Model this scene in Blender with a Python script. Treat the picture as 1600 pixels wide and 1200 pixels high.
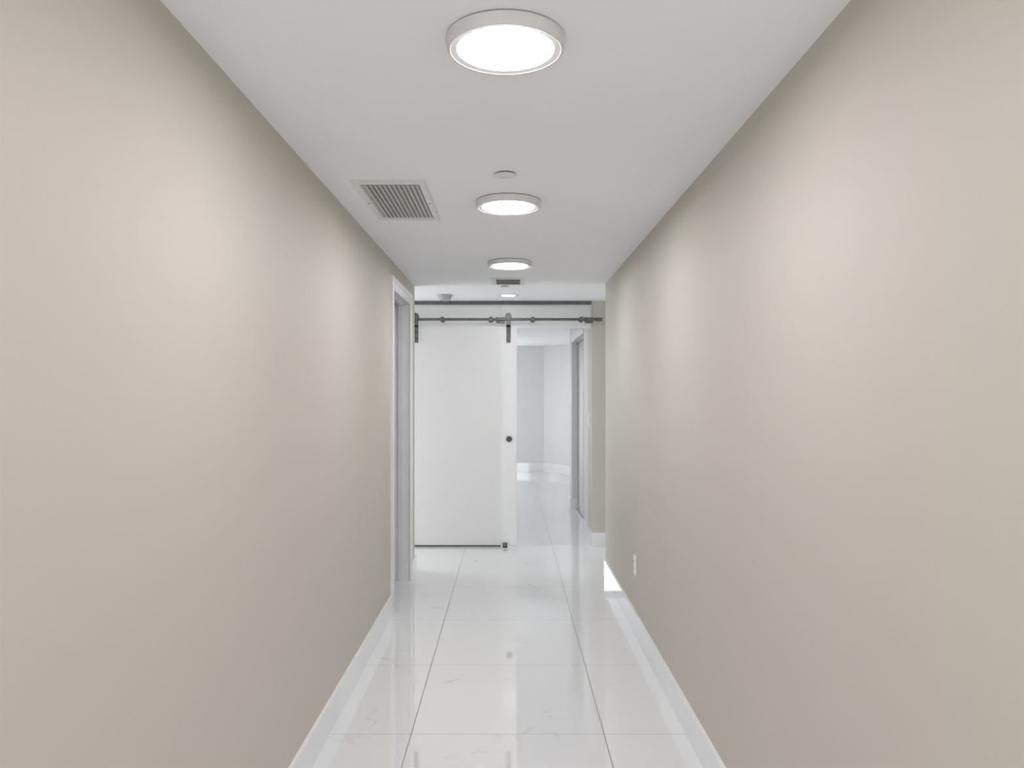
import bpy, bmesh, math
from mathutils import Vector, Matrix
C = bpy.context.scene.collection
S = bpy.context.scene
for o in list(bpy.data.objects): bpy.data.objects.remove(o)

# ---------------------------------------------------------------- camera, world, exposure
EYE = 1.518            # eye height
H = 2.438              # ceiling height
F = 1190.0             # focal length in pixels of a 1600 wide frame
cd = bpy.data.cameras.new('camera'); cam = bpy.data.objects.new('camera', cd); C.objects.link(cam)
cam.location = (0, 0, EYE); cam.rotation_euler = (math.pi/2, 0, 0)
cd.sensor_width = 36; cd.lens = F/1600*36; cd.clip_start = .02
cd.shift_x = 3/1600; cd.shift_y = 15/1600
S.camera = cam
w = bpy.data.worlds.new('world'); S.world = w; w.use_nodes = True
w.node_tree.nodes['Background'].inputs[0].default_value = (1, .995, .985, 1)
w.node_tree.nodes['Background'].inputs[1].default_value = 2.0
S.view_settings.view_transform = 'Standard'; S.view_settings.look = 'None'
S.view_settings.gamma = 1; S.view_settings.use_curve_mapping = False
S.view_settings.exposure = 1.13
LAMP = 33.0             # emission of the lamp diffusers

# ---------------------------------------------------------------- helpers
def srgb(r, g, b):
    f = lambda c: (c/255/12.92) if c/255 <= .04045 else ((c/255+.055)/1.055)**2.4
    return (f(r), f(g), f(b), 1)

def mat(name, col, rough=.5, metal=0, ior=1.5, coat=0, emit=None, est=0):
    m = bpy.data.materials.new(name); m.use_nodes = True
    b = m.node_tree.nodes['Principled BSDF']
    b.inputs['Base Color'].default_value = col; b.inputs['Roughness'].default_value = rough
    b.inputs['Metallic'].default_value = metal; b.inputs['IOR'].default_value = ior
    b.inputs['Coat Weight'].default_value = coat
    if emit:
        b.inputs['Emission Color'].default_value = emit; b.inputs['Emission Strength'].default_value = est
    return m

def nd(m, t, **kw):
    n = m.node_tree.nodes.new(t)
    for k, v in kw.items(): setattr(n, k, v)
    return n

def speckle(m, c1, c2, scale, detail=2, lo=.35, hi=.65, bump=0):
    """procedural noise mix between two colours, object coordinates"""
    L = m.node_tree.links; b = m.node_tree.nodes['Principled BSDF']
    tc = nd(m, 'ShaderNodeTexCoord'); no = nd(m, 'ShaderNodeTexNoise'); cr = nd(m, 'ShaderNodeValToRGB')
    no.inputs['Scale'].default_value = scale; no.inputs['Detail'].default_value = detail
    L.new(tc.outputs['Object'], no.inputs['Vector']); L.new(no.outputs['Fac'], cr.inputs['Fac'])
    cr.color_ramp.elements[0].position = lo; cr.color_ramp.elements[0].color = c1
    cr.color_ramp.elements[1].position = hi; cr.color_ramp.elements[1].color = c2
    L.new(cr.outputs['Color'], b.inputs['Base Color'])
    if bump:
        n2 = nd(m, 'ShaderNodeTexNoise'); n2.inputs['Scale'].default_value = 160
        bp = nd(m, 'ShaderNodeBump'); bp.inputs['Strength'].default_value = bump; bp.inputs['Distance'].default_value = .001
        L.new(tc.outputs['Object'], n2.inputs['Vector']); L.new(n2.outputs['Fac'], bp.inputs['Height'])
        L.new(bp.outputs['Normal'], b.inputs['Normal'])
    return m

def box(bm, x0, x1, y0, y1, z0, z1, bev=0):
    vs = [bm.verts.new((x, y, z)) for x in (x0, x1) for y in (y0, y1) for z in (z0, z1)]
    fs = [bm.faces.new([vs[i] for i in q]) for q in ((0,1,3,2),(4,6,7,5),(0,4,5,1),(2,3,7,6),(0,2,6,4),(1,5,7,3))]
    bmesh.ops.recalc_face_normals(bm, faces=fs)
    if bev:
        es = list({e for f in fs for e in f.edges})
        bmesh.ops.bevel(bm, geom=es, offset=bev, segments=2, affect='EDGES', profile=.5)

def lathe(bm, prof, n=64, c=(0,0,0), axis='z'):
    """profile [(r, h)...] spun about an axis"""
    rings = []
    for r, h in prof:
        ring = []
        for k in range(n if r > 1e-6 else 1):
            a = 2*math.pi*k/n
            p = (r*math.cos(a), r*math.sin(a), h)
            if axis == 'y': p = (p[0], p[2], p[1])
            if axis == 'x': p = (p[2], p[0], p[1])
            ring.append(bm.verts.new((p[0]+c[0], p[1]+c[1], p[2]+c[2])))
        rings.append(ring)
    fs = []
    for a, b in zip(rings, rings[1:]):
        for k in range(n):
            q = [a[k % len(a)], a[(k+1) % len(a)], b[(k+1) % len(b)], b[k % len(b)]]
            u = []
            for v in q:
                if v not in u: u.append(v)
            if len(u) > 2: fs.append(bm.faces.new(u))
    bmesh.ops.recalc_face_normals(bm, faces=fs)

def prism(bm, pts, z0, z1):
    """closed outline in xy extruded in z"""
    a = [bm.verts.new((x, y, z0)) for x, y in pts]; b = [bm.verts.new((x, y, z1)) for x, y in pts]
    n = len(pts); fs = [bm.faces.new(a[::-1]), bm.faces.new(b)]
    for i in range(n): fs.append(bm.faces.new([a[i], a[(i+1) % n], b[(i+1) % n], b[i]]))
    bmesh.ops.recalc_face_normals(bm, faces=fs)

def obj(name, bm, m, parent=None, smooth=False, loc=(0,0,0)):
    me = bpy.data.meshes.new(name); bm.to_mesh(me); bm.free()
    o = bpy.data.objects.new(name, me); C.objects.link(o); me.materials.append(m)
    o.location = loc
    if parent: o.parent = parent
    if smooth:
        for p in me.polygons: p.use_smooth = True
        me.set_sharp_from_angle(angle=math.radians(35))
    return o

def boxes(*bs, bev=0):
    bm = bmesh.new()
    for b in bs: box(bm, *b, bev=bev)
    return bm

def lat(prof, **kw):
    bm = bmesh.new(); lathe(bm, prof, **kw); return bm

def tag(o, label, cat, group=None):
    o['label'] = label; o['category'] = cat
    if group: o['group'] = group
    return o

def thing(name, label, cat, loc=(0,0,0), group=None):
    o = bpy.data.objects.new(name, None); C.objects.link(o); o.location = loc; o.empty_display_size = .05
    return tag(o, label, cat, group)

def struct(name, bm, m, parent=None, label=None):
    o = obj(name, bm, m, parent)
    if not parent: o['kind'] = 'structure'
    if label: o['label'] = label
    return o

def dup(root, loc, label):
    r = root.copy(); C.objects.link(r); r.location = loc; r['label'] = label
    for ch in list(root.children):
        c = ch.copy(); C.objects.link(c); c.parent = r
        for g in list(ch.children):
            d = g.copy(); C.objects.link(d); d.parent = c
    return r

# ---------------------------------------------------------------- materials
BEIGE = speckle(mat('beige_paint_light_cast', srgb(200, 194, 187), .6), srgb(199, 195, 184), srgb(201, 192, 185), .8, 1, .30, .70, .05)
# rosy and greenish cast of the mixed lighting, painted into the beige along the corridor
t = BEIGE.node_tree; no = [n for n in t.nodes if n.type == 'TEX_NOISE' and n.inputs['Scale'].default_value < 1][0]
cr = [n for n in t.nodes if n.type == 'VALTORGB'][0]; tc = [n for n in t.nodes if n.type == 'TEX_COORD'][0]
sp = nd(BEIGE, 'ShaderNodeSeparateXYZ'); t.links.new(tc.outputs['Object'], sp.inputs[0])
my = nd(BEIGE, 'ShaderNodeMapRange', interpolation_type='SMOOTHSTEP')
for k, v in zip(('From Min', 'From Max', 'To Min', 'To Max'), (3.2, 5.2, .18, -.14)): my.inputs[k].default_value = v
mz = nd(BEIGE, 'ShaderNodeMapRange', interpolation_type='SMOOTHSTEP')  # greenish lighting cast painted along the ceiling edge
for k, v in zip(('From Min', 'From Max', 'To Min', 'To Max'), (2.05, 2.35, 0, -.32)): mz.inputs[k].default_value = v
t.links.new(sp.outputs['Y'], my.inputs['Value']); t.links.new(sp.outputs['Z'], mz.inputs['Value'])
mn = nd(BEIGE, 'ShaderNodeMapRange', interpolation_type='SMOOTHSTEP')  # greenish lighting cast painted on the near right wall
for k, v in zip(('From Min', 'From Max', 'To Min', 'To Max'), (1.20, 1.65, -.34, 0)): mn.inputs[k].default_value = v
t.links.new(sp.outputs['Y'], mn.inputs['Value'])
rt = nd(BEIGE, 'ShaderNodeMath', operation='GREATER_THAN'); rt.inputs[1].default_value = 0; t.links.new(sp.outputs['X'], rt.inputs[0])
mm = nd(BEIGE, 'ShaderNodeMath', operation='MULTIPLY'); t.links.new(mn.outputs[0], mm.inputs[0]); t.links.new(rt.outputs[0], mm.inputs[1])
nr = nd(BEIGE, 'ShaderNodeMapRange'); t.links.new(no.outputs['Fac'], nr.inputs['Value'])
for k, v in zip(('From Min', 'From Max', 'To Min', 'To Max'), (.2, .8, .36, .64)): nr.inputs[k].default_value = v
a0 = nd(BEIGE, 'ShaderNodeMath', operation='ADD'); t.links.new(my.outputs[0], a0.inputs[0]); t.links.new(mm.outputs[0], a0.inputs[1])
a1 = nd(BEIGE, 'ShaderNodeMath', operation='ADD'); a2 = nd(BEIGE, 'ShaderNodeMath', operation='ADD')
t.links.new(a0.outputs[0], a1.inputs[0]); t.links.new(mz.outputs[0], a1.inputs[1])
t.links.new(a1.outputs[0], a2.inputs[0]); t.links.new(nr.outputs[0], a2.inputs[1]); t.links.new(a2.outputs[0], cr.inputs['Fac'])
WHITE = speckle(mat('white_paint', srgb(225, 225, 225), .6), srgb(224, 224, 224), srgb(227, 227, 227), 2, 2, bump=.04)
CEIL = speckle(mat('ceiling_paint', srgb(243, 245, 248), .75), srgb(242, 244, 247), srgb(244, 246, 249), 1.5, 2, bump=.05)
TRIM = speckle(mat('white_gloss_trim', srgb(228, 228, 231), .3), srgb(226, 226, 229), srgb(231, 231, 233), 6)
STEEL = speckle(mat('brushed_steel', srgb(108, 108, 108), .42, .6), srgb(100, 100, 100), srgb(116, 116, 116), 40)
DKSTEEL = speckle(mat('dark_steel_channel', srgb(120, 120, 120), .45, .6), srgb(98, 98, 98), srgb(110, 110, 110), 30)
PULL = speckle(mat('dark_metal_pull', srgb(85, 85, 85), .4, .5), srgb(80, 80, 80), srgb(92, 92, 92), 60)
BODY = speckle(mat('matte_white_metal', srgb(222, 222, 222), .5), srgb(220, 220, 220), srgb(225, 225, 225), 20)
VENTM = speckle(mat('vent_white_metal', srgb(228, 228, 228), .45), srgb(225, 225, 225), srgb(231, 231, 231), 20)
VOID = speckle(mat('duct_dark', srgb(178, 178, 178), .9), srgb(173, 173, 173), srgb(182, 182, 182), 20)
GAP = mat('black_gasket', srgb(60, 60, 60), .8)
PLASTIC = speckle(mat('white_plastic', srgb(240, 238, 232), .35), srgb(239, 237, 231), srgb(243, 241, 236), 20)
GREYPL = speckle(mat('grey_plastic', srgb(182, 182, 182), .5), srgb(179, 179, 179), srgb(186, 186, 186), 20)
GREYDOOR = speckle(mat('grey_closet_panel', srgb(172, 172, 174), .4), srgb(169, 169, 171), srgb(175, 175, 177), 4)
DIFF = mat('lit_diffuser', (1, 1, 1, 1), .5, emit=(.965, .975, 1, 1), est=LAMP)
DIFF2 = mat('lit_downlight_lens', (1, 1, 1, 1), .5, emit=(.98, .99, 1, 1), est=LAMP*.5)

# frosted glass: scatters what lies behind, glossy face
FROST = bpy.data.materials.new('frosted_glass'); FROST.use_nodes = True
t = FROST.node_tree; b = t.nodes['Principled BSDF']
b.inputs['Base Color'].default_value = srgb(249, 249, 249); b.inputs['Roughness'].default_value = .06
tr = nd(FROST, 'ShaderNodeBsdfTranslucent'); tr.inputs['Color'].default_value = srgb(253, 253, 253)
mx = nd(FROST, 'ShaderNodeMixShader'); mx.inputs[0].default_value = .5
no = nd(FROST, 'ShaderNodeTexNoise'); no.inputs['Scale'].default_value = 90
mr = nd(FROST, 'ShaderNodeMapRange'); mr.inputs['To Min'].default_value = .15; mr.inputs['To Max'].default_value = .19
t.links.new(no.outputs['Fac'], mr.inputs['Value']); t.links.new(mr.outputs['Result'], b.inputs['Roughness'])
t.links.new(b.outputs[0], mx.inputs[1]); t.links.new(tr.outputs[0], mx.inputs[2])
t.links.new(mx.outputs[0], t.nodes['Material Output'].inputs['Surface'])

CLEAR = bpy.data.materials.new('clear_glass'); CLEAR.use_nodes = True
t = CLEAR.node_tree; gl = nd(CLEAR, 'ShaderNodeBsdfGlossy'); gl.inputs['Roughness'].default_value = .01
tp = nd(CLEAR, 'ShaderNodeBsdfTransparent'); tp.inputs['Color'].default_value = (.95, .97, .97, 1)
mx = nd(CLEAR, 'ShaderNodeMixShader'); mx.inputs[0].default_value = .06
t.links.new(tp.outputs[0], mx.inputs[1]); t.links.new(gl.outputs[0], mx.inputs[2]); t.links.new(mx.outputs[0], t.nodes['Material Output'].inputs['Surface'])

# polished white porcelain with faint veins; gridded = floor joints
def porcelain(name, col, joints):
    m = mat(name, col, .006, ior=2.8 if joints else 1.9); t = m.node_tree; L = t.links; b = t.nodes['Principled BSDF']
    geo = nd(m, 'ShaderNodeNewGeometry')
    mp = nd(m, 'ShaderNodeMapping'); mp.inputs['Scale'].default_value = (1, 1.6, 1); mp.inputs['Rotation'].default_value = (0, 0, .5)
    L.new(geo.outputs['Position'], mp.inputs['Vector'])
    n1 = nd(m, 'ShaderNodeTexNoise'); n1.inputs['Scale'].default_value = 1.7; n1.inputs['Detail'].default_value = 6; n1.inputs['Distortion'].default_value = 1.2
    L.new(mp.outputs[0], n1.inputs['Vector'])
    s = nd(m, 'ShaderNodeMath', operation='SUBTRACT'); s.inputs[1].default_value = .5; L.new(n1.outputs['Fac'], s.inputs[0])
    a = nd(m, 'ShaderNodeMath', operation='ABSOLUTE'); L.new(s.outputs[0], a.inputs[0])
    cr = nd(m, 'ShaderNodeValToRGB'); L.new(a.outputs[0], cr.inputs['Fac'])
    cr.color_ramp.elements[0].position = 0; cr.color_ramp.elements[0].color = (0, 0, 0, 1)
    cr.color_ramp.elements[1].position = .012; cr.color_ramp.elements[1].color = (1, 1, 1, 1)
    n2 = nd(m, 'ShaderNodeTexNoise'); n2.inputs['Scale'].default_value = 2.3; L.new(geo.outputs['Position'], n2.inputs['Vector'])
    g = nd(m, 'ShaderNodeMapRange'); g.inputs['From Min'].default_value = .52; g.inputs['From Max'].default_value = .66
    L.new(n2.outputs['Fac'], g.inputs['Value'])
    inv = nd(m, 'ShaderNodeMath', operation='SUBTRACT'); inv.inputs[0].default_value = 1; L.new(cr.outputs['Color'], inv.inputs[1])
    mul = nd(m, 'ShaderNodeMath', operation='MULTIPLY'); L.new(inv.outputs[0], mul.inputs[0]); L.new(g.outputs[0], mul.inputs[1])
    m1 = nd(m, 'ShaderNodeMixRGB'); m1.inputs[1].default_value = col; m1.inputs[2].default_value = (col[0]*.86, col[1]*.86, col[2]*.86, 1)
    L.new(mul.outputs[0], m1.inputs[0])
    out = m1.outputs[0]
    if joints:
        sx = nd(m, 'ShaderNodeSeparateXYZ'); L.new(geo.outputs['Position'], sx.inputs[0])
        ds = []
        for ax, org, T in (('X', -.441, .860), ('Y', 3.395, .862)):
            q = nd(m, 'ShaderNodeMath', operation='SUBTRACT'); q.inputs[1].default_value = org - 40*T; L.new(sx.outputs[ax], q.inputs[0])
            pm = nd(m, 'ShaderNodeMath', operation='PINGPONG'); pm.inputs[1].default_value = T/2; L.new(q.outputs[0], pm.inputs[0])
            lt = nd(m, 'ShaderNodeMath', operation='LESS_THAN'); lt.inputs[1].default_value = .0021 if ax == 'X' else .0014
            L.new(pm.outputs[0], lt.inputs[0]); ds.append(lt)
        mxx = nd(m, 'ShaderNodeMath', operation='MAXIMUM'); L.new(ds[0].outputs[0], mxx.inputs[0]); L.new(ds[1].outputs[0], mxx.inputs[1])
        m2 = nd(m, 'ShaderNodeMixRGB'); m2.inputs[2].default_value = srgb(105, 105, 105)
        L.new(mxx.outputs[0], m2.inputs[0]); L.new(out, m2.inputs[1]); out = m2.outputs[0]
        rr = nd(m, 'ShaderNodeMapRange'); rr.inputs['To Min'].default_value = .006; rr.inputs['To Max'].default_value = .6
        L.new(mxx.outputs[0], rr.inputs['Value']); L.new(rr.outputs[0], b.inputs['Roughness'])
    L.new(out, b.inputs['Base Color'])
    return m
FLOOR = porcelain('polished_porcelain_floor', srgb(230, 231, 232), True)
SKIRT = porcelain('polished_porcelain_skirting', srgb(236, 238, 240), False)

# ---------------------------------------------------------------- room shell
XL, XR = -.818, .797         # corridor wall faces
YB = -3.2                    # open end behind the viewpoint
YG = 7.57                    # plane of the glass partition
XI = .811                    # wall beyond the partition, right
YF = 14.8
DZ = 2.24                    # doorway height
D0, D1 = 5.295, 6.165        # doorway in the left wall
struct('floor', boxes((-3, 4.2, YB, 15.2, -.1, 0)), FLOOR)
struct('ceiling', boxes((-3, 4.2, YB, 15.2, H, H+.1)), CEIL)
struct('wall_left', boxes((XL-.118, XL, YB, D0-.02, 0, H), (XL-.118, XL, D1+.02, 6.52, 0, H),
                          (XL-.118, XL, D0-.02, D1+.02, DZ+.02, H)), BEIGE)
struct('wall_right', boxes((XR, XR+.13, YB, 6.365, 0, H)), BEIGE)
struct('wall_side_room', boxes((-3, XL-.118, 6.40, 6.52, 0, H), (-3, -2.9, 4.2, 6.40, 0, H), (-2.9, XL-.118, 4.2, 4.3, 0, H)), WHITE)
struct('wall_right_passage', boxes((2.9, 3.0, 6.0, 6.3, 0, H), (2.9, 3.0, 7.45, YG, 0, H), (2.9, 3.0, 6.3, 7.45, 0, .7), (2.9, 3.0, 6.3, 7.45, 2.15, H), (XR+.13, 3.0, 5.9, 6.0, 0, H)), WHITE)  # unseen passage end added to cut daylight; opening sized to light the return wall
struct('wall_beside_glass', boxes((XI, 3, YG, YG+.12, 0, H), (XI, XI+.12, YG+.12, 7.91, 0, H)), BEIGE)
struct('wall_left_of_glass', boxes((-3, -1.25, YG, YG+.12, 0, H)), WHITE)
struct('wall_inner_right', boxes((XI, XI+.12, 7.91, 8.39, 0, H), (XI, XI+.12, 10.03, 10.38, 0, H),
                                 (XI, XI+.12, 8.39, 10.03, 2.215, H), (1.5, 1.6, 8.2, 10.26, 0, H), (XI+.12, 1.5, 8.2, 8.3, 0, H), (XI+.12, 4.2, 10.26, 10.38, 0, H)), WHITE)
struct('wall_inner_left', boxes((-1.37, -1.25, YG+.12, 12.9, 0, H), (-1.37, -1.25, 13.6, YF, 0, H), (-1.37, -1.25, 12.9, 13.6, 2.2, H), (4.2, 4.3, 10.26, 15.2, 0, H)), WHITE)  # unseen: gap added to light the angled wall, right-hand slab shuts out daylight
WX0, WX1, WT = -1.15, -.22, 2.38       # unseen glazed opening added to the far wall for glare and backlight
bm = bmesh.new(); prism(bm, [(WX1, YF), (.659, YF), (1.09, 14.25), (2.6, 12.3), (2.7, 12.4), (.72, YF+.15), (WX1, YF+.15)], 0, H)
box(bm, -1.37, WX0, YF, YF+.15, 0, H); box(bm, WX0, WX1, YF, YF+.15, WT, H)
struct('wall_far', bm, WHITE)

# tile skirtings
BH, BT = .138, .015
struct('baseboard_left', boxes((XL, XL+BT, YB, D0-.093, 0, BH), (XL, XL+BT, D1+.093, 6.52+BT, 0, BH), (-2.9, XL, 6.52, 6.52+BT, 0, BH)), SKIRT)
struct('baseboard_right', boxes((XR-BT, XR, YB, 6.365+BT, 0, BH), (XR, XR+.13, 6.365, 6.365+BT, 0, BH)), SKIRT)
struct('baseboard_beside_glass', boxes((XI-.003, 3, YG-BT, YG, 0, BH)), SKIRT)
struct('baseboard_inner_right', boxes((XI-BT, XI, YG+.04, 8.38, 0, BH), (XI-BT, XI, 10.03-BT, 10.38, 0, BH), (XI, XI+.075, 10.03-BT, 10.03, 0, BH)), SKIRT)
bm = bmesh.new(); prism(bm, [(WX1+.01, YF), (.659, YF), (1.09, 14.25), (2.6, 12.3), (2.588, 12.288), (1.078, 14.238), (.651, YF-.015), (WX1+.01, YF-.015)], 0, .17)
struct('baseboard_far', bm, SKIRT)

wf = struct('added_window_1', boxes((WX0, WX0+.05, YF+.03, YF+.09, 0, WT), (WX1-.05, WX1, YF+.03, YF+.09, 0, WT), (WX0, WX1, YF+.03, YF+.09, WT-.05, WT), (WX0, WX1, YF+.03, YF+.09, 0, .05)), TRIM)  # unseen glazing added so the right skirting reflects a bright strip
w2 = struct('added_window_2', boxes((2.93, 2.98, 6.3, 6.35, .7, 2.15), (2.93, 2.98, 7.40, 7.45, .7, 2.15), (2.93, 2.98, 6.35, 7.40, .7, .75), (2.93, 2.98, 6.35, 7.40, 2.10, 2.15)), TRIM)  # made-up window out of view, lets in light for the return wall
obj('glass_pane', boxes((2.952, 2.958, 6.35, 7.40, .75, 2.10)), CLEAR, w2)
obj('glass_pane', boxes((WX0+.05, WX1-.05, YF+.056, YF+.062, .05, WT-.05)), CLEAR, wf)

# ---------------------------------------------------------------- doorway on the left
def casing_bm(xf, s, y0, y1, z1, w=.088, t=.02):
    """moulded casing round an opening in a wall whose face is x=xf; s = direction out of the wall"""
    bm = bmesh.new()
    prof = [(0, 0), (0, t*.55), (w*.12, t*.55), (w*.17, t*.8), (w*.5, t*.8), (w*.6, t*.6), (w*.68, t), (w*.96, t), (w, t*.85), (w, 0)]
    rows = []
    for k in range(4):       # foot, mitre, mitre, foot
        rows.append([bm.verts.new((xf+s*h, (y0-o if k < 2 else y1+o), (0 if k in (0, 3) else z1+o))) for o, h in prof])
    fs = []
    for a, b_ in zip(rows, rows[1:]):
        for i in range(len(prof)):
            j = (i+1) % len(prof); fs.append(bm.faces.new([a[i], a[j], b_[j], b_[i]]))
    fs += [bm.faces.new(rows[0]), bm.faces.new(rows[3][::-1])]
    bmesh.ops.recalc_face_normals(bm, faces=fs)
    return bm
struct('trim_1', casing_bm(XL, 1, D0, D1, DZ), TRIM)
jx0 = XL-.120
jb = boxes((jx0, XL+.002, D0-.02, D0, 0, DZ), (jx0, XL+.002, D1, D1+.02, 0, DZ), (jx0, XL+.002, D0-.02, D1+.02, DZ, DZ+.02),
           (XL-.088, XL-.048, D1-.012, D1, 0, DZ), (XL-.088, XL-.048, D0, D0+.012, 0, DZ), (XL-.088, XL-.048, D0, D1, DZ-.012, DZ))
struct('trim_2', jb, TRIM)
# open leaf, hinged on the far jamb and swung into the room
leaf = boxes((-1.80, jx0-.009, D1-.045, D1-.005, .01, DZ-.01))
for z0, z1 in ((.18, .95), (1.12, 2.06)):
    for a, b_ in ((-1.70, -1.42), (-1.33, -1.06)):
        box(leaf, a, b_, D1-.050, D1-.045, z0, z1)
        box(leaf, a+.03, b_-.03, D1-.054, D1-.050, z0+.03, z1-.03)
d1 = struct('door_1', leaf, TRIM)
for z in (.383, 1.171, 1.953):
    bm = boxes((jx0-.012, jx0+.034, D1-.004, D1-.0005, z-.05, z+.05))
    lathe(bm, [(0, -.052), (.007, -.052), (.007, .052), (0, .052)], n=16, c=(jx0-.002, D1-.010, z))
    h = obj('hinge', bm, TRIM, d1)
bm = lat([(0, 0), (.026, 0), (.026, -.006), (.010, -.010), (.010, -.04), (.026, -.05), (.028, -.065), (.018, -.074), (0, -.075)], n=24, axis='y', c=(-1.73, D1-.045, 1.0))
obj('door_knob', bm, STEEL, d1, True)

# ---------------------------------------------------------------- closet recess beyond the partition
struct('trim_3', boxes((XI-.01, XI+.07, 8.39, 10.03, 2.215-.03, 2.215), (XI-.012, XI, 8.35, 10.03, 2.215, 2.27)), TRIM)
struct('trim_4', boxes((XI+.07, XI+.12, 8.39, 10.03, 0, .012), (XI+.07, XI+.12, 8.39, 10.03, 2.16, 2.19)), DKSTEEL)
for y0, y1, x, lb in ((8.40, 9.24, .092, 'grey sliding closet door nearer the glass partition'), (9.20, 10.025, .075, 'grey sliding closet door at the far end of the recess')):
    cdr = thing('closet_door', lb, 'closet door', (XI+x, (y0+y1)/2, .012), 'sliding closet doors beyond the glass')
    hy = (y1-y0)/2
    obj('panel', boxes((.003, .012, -hy+.02, hy-.02, .03, 2.12)), GREYDOOR, cdr)
    obj('frame', boxes((0, .015, -hy, -hy+.025, 0, 2.15), (0, .015, hy-.025, hy, 0, 2.15), (0, .015, -hy+.025, hy-.025, 0, .035), (0, .015, -hy+.025, hy-.025, 2.115, 2.15)), GREYPL, cdr)

# ---------------------------------------------------------------- glass partition
XS, GZ = -.089, 2.165        # seam and lintel height of the opening
gp = thing('glass_partition', 'floor-to-ceiling frosted glass partition across the end of the corridor', 'glass partition', (0, YG, 0))
loc = lambda *b: (b[0], b[1], b[2]-YG, b[3]-YG, b[4], b[5])
obj('fixed_panel', boxes(loc(-1.248, XS-.002, YG, YG+.010, .028, H-.036)), FROST, gp)
obj('transom_panel', boxes(loc(XS+.002, XI-.004, YG, YG+.010, GZ, H-.036)), FROST, gp)
obj('header_channel', boxes(loc(-1.248, XI-.004, YG-.014, YG+.026, H-.036, H-.001)), DKSTEEL, gp)
obj('bottom_channel', boxes(loc(-1.248, XS-.004, YG-.012, YG+.022, .0005, .030)), DKSTEEL, gp)
obj('wall_channel', boxes(loc(XI-.014, XI-.003, YG-.004, YG+.014, GZ, H-.036)), TRIM, gp)

# sliding rail
RY, RZ = YG-.075, 1.518+116*(YG-.075)/F
px = lambda x, y: (x-797)*y/F
rl = thing('door_rail', 'round steel barn-door rail mounted across the frosted glass', 'door rail', (0, RY, RZ))
bm = bmesh.new(); x0, x1 = -1.2, px(943, RY)-.012
lathe(bm, [(0, x0), (.0135, x0), (.0135, x1), (0, x1)], n=24, axis='x')
obj('rail_tube', bm, STEEL, rl, True)
for p in (691, 767, 832.5, 908.5):
    bm = bmesh.new(); X = px(p, RY)
    lathe(bm, [(0, -.028), (.020, -.028), (.0255, -.020), (.0255, -.016), (.016, -.012), (.016, .060), (.026, .062), (.026, .0745), (0, .0745)], n=24, axis='y', c=(X, 0, 0))
    lathe(bm, [(.0137, X-.016), (.019, X-.016), (.019, X+.016), (.0137, X+.016)], n=24, axis='x')
    obj('standoff', bm, STEEL, rl, True)
def stopper(a, b_):
    X0, X1 = px(a, RY), px(b_, RY)
    bm = bmesh.new()
    lathe(bm, [(.0137, X0), (.021, X0), (.021, X0+.02), (.018, X0+.024), (.018, X1-.024), (.021, X1-.02), (.021, X1), (.0137, X1)], n=24, axis='x')
    box(bm, X0+.004, X1-.004, -.016, .016, -.038, -.017, bev=.003)
    obj('rail_stop', bm, STEEL, rl, True)
stopper(775, 789); stopper(913, 927)
bm = bmesh.new(); X = x1
lathe(bm, [(0, x1-.07), (.018, x1-.07), (.018, x1), (0, x1)], n=24, axis='x', c=(0, 0, 0))
box(bm, x1-.05, x1-.02, 0, .0745, -.014, .014, bev=.002)
obj('end_cap', bm, STEEL, rl, True)

# sliding door
DY = YG-.040
sd = thing('sliding_glass_door', 'frosted glass sliding door hanging on rollers from the steel rail, half open', 'sliding door', (0, DY, 0))
DR = px(807.5, DY); DL = px(636, DY)
obj('door_panel', boxes((DL, DR, 0, .010, .020, 2.19), bev=.0015), FROST, sd)
for p in (649.5, 794.5):
    X = px(p, RY)
    bm = bmesh.new(); zt = RZ
    box(bm, X-.021, X+.021, -.012, -.001, 2.19-.17, RZ-.055, bev=.003)
    box(bm, X-.021, X-.008, -.012, -.001, RZ-.055, RZ+.04, bev=.002)
    box(bm, X+.008, X+.021, -.012, -.001, RZ-.055, RZ+.04, bev=.002)
    box(bm, X-.021, X+.021, -.055, -.045, RZ-.075, RZ+.045, bev=.003)
    box(bm, X-.021, X+.021, -.055, -.001, RZ-.075, RZ-.055, bev=.003)
    hg = obj('hanger', bm, STEEL, sd)
    # grooved wheel on top of the rail
    bm = lat([(0, -.050), (.013, -.050), (.013, -.060), (.031, -.060), (.031, -.054), (.024, -.046), (.0165, -.038), (.0165, -.032), (.024, -.024), (.031, -.016), (.031, -.012), (0, -.012)], n=32, axis='y', c=(X, 0, RZ+.032))
    obj('roller', bm, STEEL, hg, True)
    for z in (2.19-.135, 2.19-.065):
        obj('bolt', lat([(0, -.020), (.009, -.020), (.011, -.017), (.011, -.012), (0, -.012)], n=20, axis='y', c=(X, 0, z)), DKSTEEL, hg, True)
KX, KZ = px(795.5, DY), 1.518-71*DY/F
obj('finger_pull', lat([(0, -.004), (.021, -.004), (.023, -.012), (.0285, -.012), (.0295, -.004), (.0295, -.0005), (0, -.0005)], n=36, axis='y', c=(KX, 0, KZ)), PULL, sd, True)
obj('finger_pull', lat([(0, .014), (.021, .014), (.023, .022), (.0285, .022), (.0295, .014), (.0295, .0105), (0, .0105)], n=36, axis='y', c=(KX, 0, KZ)), PULL, sd, True)

fg = thing('floor_guide', 'small steel floor guide at the foot of the sliding door', 'floor guide', (px(789, DY), DY+.005, 0))
obj('guide_block', boxes((-.024, .024, -.022, -.006, .0005, .048), (-.024, .024, .006, .022, .0005, .048), (-.024, .024, -.022, .022, .0005, .014), bev=.002), STEEL, fg)
obj('guide_plate', boxes((-.034, .085, -.020, .020, .0003, .004)), TRIM, fg)

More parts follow.
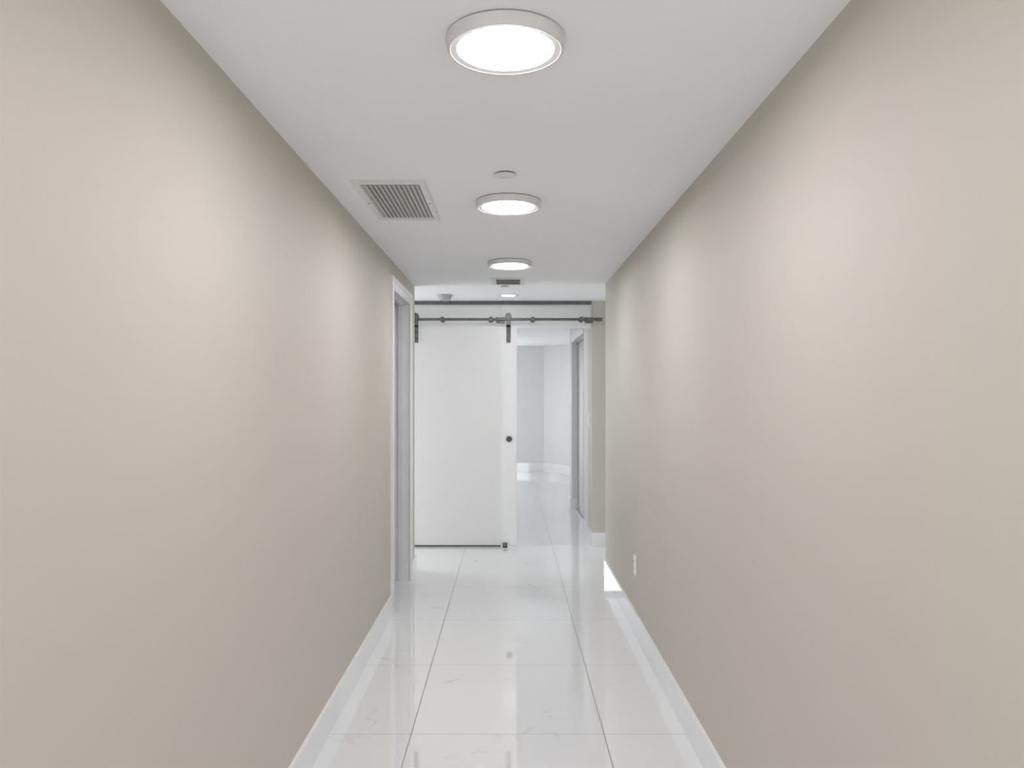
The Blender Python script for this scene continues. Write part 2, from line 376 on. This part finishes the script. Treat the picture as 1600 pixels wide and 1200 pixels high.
# ---------------------------------------------------------------- round ceiling lights
R = .1525
def make_light(loc_, label):
    t = thing('ceiling_light', label, 'ceiling light', loc_, 'round surface-mounted corridor lights')
    obj('mounting_gasket', lat([(0, -.0005), (R-.006, -.0005), (R-.006, -.004), (0, -.004)], n=96), GAP, t, True)
    obj('housing', lat([(R-.012, -.003), (R, -.003), (R+.0005, -.006), (R-.002, -.031), (R-.0045, -.034), (R-.009, -.034),
                        (R-.010, -.0330), (R-.0265, -.0308), (R-.0265, -.006), (R-.012, -.003)], n=96), BODY, t, True)
    obj('diffuser', lat([(0, -.0306), (R-.040, -.0306), (R-.02652, -.0305), (R-.02652, -.010), (0, -.010)], n=96), DIFF, t, True)
    return t
L1 = make_light((-.0116, 1.972, H), 'largest lit round ceiling light, nearest the viewer')
dup(L1, (-.009, 3.640, H), 'middle lit round ceiling light, just past the small round cover beside the large vent')
dup(L1, (-.002, 5.317, H), 'farthest of the three drum-shaped round ceiling lights, just before the small vent')
dup(L1, (-.010, .300, H), 'round ceiling light overhead of the viewpoint, outside the picture')

dup(L1, (-.30, 8.75, H), 'unseen round light added beyond the frosted glass partition to brighten it')  # added lamp out of view, lights the frosted glass from behind
dup(L1, (-.75, 10.9, H), 'unseen round light added to brighten the far room, hidden behind the frosted glass')  # added lamp out of view, fills the far room with light

rc = thing('recessed_light', 'small lit recessed downlight by the glass partition', 'ceiling light', (-.015, 7.11, H))
obj('trim_ring', lat([(.062, -.002), (.070, -.007), (.098, -.005), (.101, -.001), (.062, -.0005)], n=64), BODY, rc, True)
obj('lens', lat([(0, -.004), (.061, -.004), (.061, -.0008), (0, -.0008)], n=48), DIFF2, rc, True)

# ---------------------------------------------------------------- sprinkler covers and smoke detector
def cap(loc_, r, label):
    t = thing('sprinkler_cover', label, 'sprinkler cover', loc_, 'round sprinkler covers')
    obj('collar', lat([(0, -.0005), (r*.82, -.0005), (r*.82, -.006), (0, -.006)], n=40), GAP, t, True)
    obj('cover_plate', lat([(0, -.0055), (r, -.0055), (r, -.0085), (r*.97, -.0095), (0, -.0105)], n=56), VENTM, t, True)
cap((-.0205, 3.185, H), .0445, 'flat white round cover between the two nearest ceiling lights')
cap((-.046, 6.53, H), .040, 'tiny round cover on the ceiling just behind the small vent')
sm = thing('smoke_detector', 'small round grey smoke detector on the ceiling near the glass partition', 'smoke detector', (px(695, 7.1), 7.1, H))
obj('mounting_plate', lat([(0, -.0005), (.071, -.0005), (.071, -.014), (.068, -.018), (0, -.018)], n=48), GREYPL, sm, True)
obj('detector_body', lat([(0, -.017), (.058, -.017), (.060, -.030), (.055, -.047), (.045, -.053), (0, -.055)], n=48), GREYPL, sm, True)

# ---------------------------------------------------------------- air vents
vt = thing('air_vent', 'large white slatted return-air vent on the left of the ceiling', 'air vent', (-.5295, 3.6515, H))
hx, hy, ix, iy = .1615, .3735, .1285, .3195
fr = bmesh.new()
for a, b_, z in ((0, 1, .004), (.12, .88, .008)):
    ox, oy = hx-(hx-ix)*a, hy-(hy-iy)*a; nx, ny = hx-(hx-ix)*b_, hy-(hy-iy)*b_
    box(fr, -ox, ox, -oy, -ny, -z, -.0003); box(fr, -ox, ox, ny, oy, -z, -.0003)
    box(fr, -ox, -nx, -ny, ny, -z, -.0003); box(fr, nx, ox, -ny, ny, -z, -.0003)
obj('frame', fr, VENTM, vt)
obj('duct_backing', boxes((-ix-.003, ix+.003, -iy-.003, iy+.003, -.0012, -.0003)), VOID, vt)
N = 12
for k in range(N):
    X = -ix + (k+1.15)*(2*ix)/(N+.6)
    bm = bmesh.new(); box(bm, -.008, .008, -iy, iy, -.0007, .0007)
    bmesh.ops.rotate(bm, verts=bm.verts, cent=(0, 0, 0), matrix=Matrix.Rotation(math.radians(38), 3, 'Y'))
    bmesh.ops.translate(bm, verts=bm.verts, vec=(X, 0, -.0066))
    obj('slat', bm, VENTM, vt)
for X, Y in ((-hx+.016, 0), (hx-.016, 0)):
    obj('screw', lat([(0, -.0082), (.005, -.0082), (.004, -.0102), (0, -.0105)], n=16, c=(X, Y, 0)), STEEL, vt, True)

v2 = thing('air_vent', 'small white vent centred on the ceiling between the far lights', 'air vent', (-.015, 6.225, H))
fr = bmesh.new(); hx, hy, ix, iy = .1375, .175, .096, .133
for a, b_, z in ((0, 1, .004), (.12, .88, .009)):
    ox, oy = hx-(hx-ix)*a, hy-(hy-iy)*a; nx, ny = hx-(hx-ix)*b_, hy-(hy-iy)*b_
    box(fr, -ox, ox, -oy, -ny, -z, -.0003); box(fr, -ox, ox, ny, oy, -z, -.0003)
    box(fr, -ox, -nx, -ny, ny, -z, -.0003); box(fr, nx, ox, -ny, ny, -z, -.0003)
obj('frame', fr, VENTM, v2)
obj('duct_backing', boxes((-ix-.003, ix+.003, -iy-.003, iy+.003, -.0012, -.0003)), VOID, v2)
for k in range(9):
    Y = -iy + (k+.5)*(2*iy)/9
    bm = bmesh.new(); box(bm, -ix, ix, -.009, .009, -.0007, .0007)
    bmesh.ops.rotate(bm, verts=bm.verts, cent=(0, 0, 0), matrix=Matrix.Rotation(math.radians(35), 3, 'X'))
    bmesh.ops.translate(bm, verts=bm.verts, vec=(0, Y, -.0075))
    obj('slat', bm, GREYPL, v2)

# ---------------------------------------------------------------- outlet and switches
po = thing('power_outlet', 'white power outlet low on the right beige wall', 'power outlet', (XR, 4.835, .430))
obj('cover_plate', boxes((-.007, -.0003, -.038, .038, -.061, .061), bev=.0025), PLASTIC, po)
for z in (-.024, .024):
    rcp = obj('receptacle', boxes((-.0085, -.0065, -.017, .017, z-.015, z+.015), bev=.0008), PLASTIC, po)
    obj('slot', boxes((-.0089, -.0084, -.008, -.006, z-.005, z+.006), (-.0089, -.0084, .006, .008, z-.005, z+.005)), GAP, rcp)
for x, y, lb in ((XI, 7.76, 'light switch on the beige wall edge just inside the glass partition'), (XI, 10.22, 'light switch on the white wall past the closet')):
    sw = thing('light_switch', lb, 'light switch', (x, y, 1.245), 'wall switches beyond the glass')
    obj('cover_plate', boxes((-.006, -.0003, -.036, .036, -.058, .058), bev=.002), PLASTIC, sw)
    obj('rocker', boxes((-.010, -.0055, -.016, .016, -.033, .033), bev=.001), PLASTIC, sw)
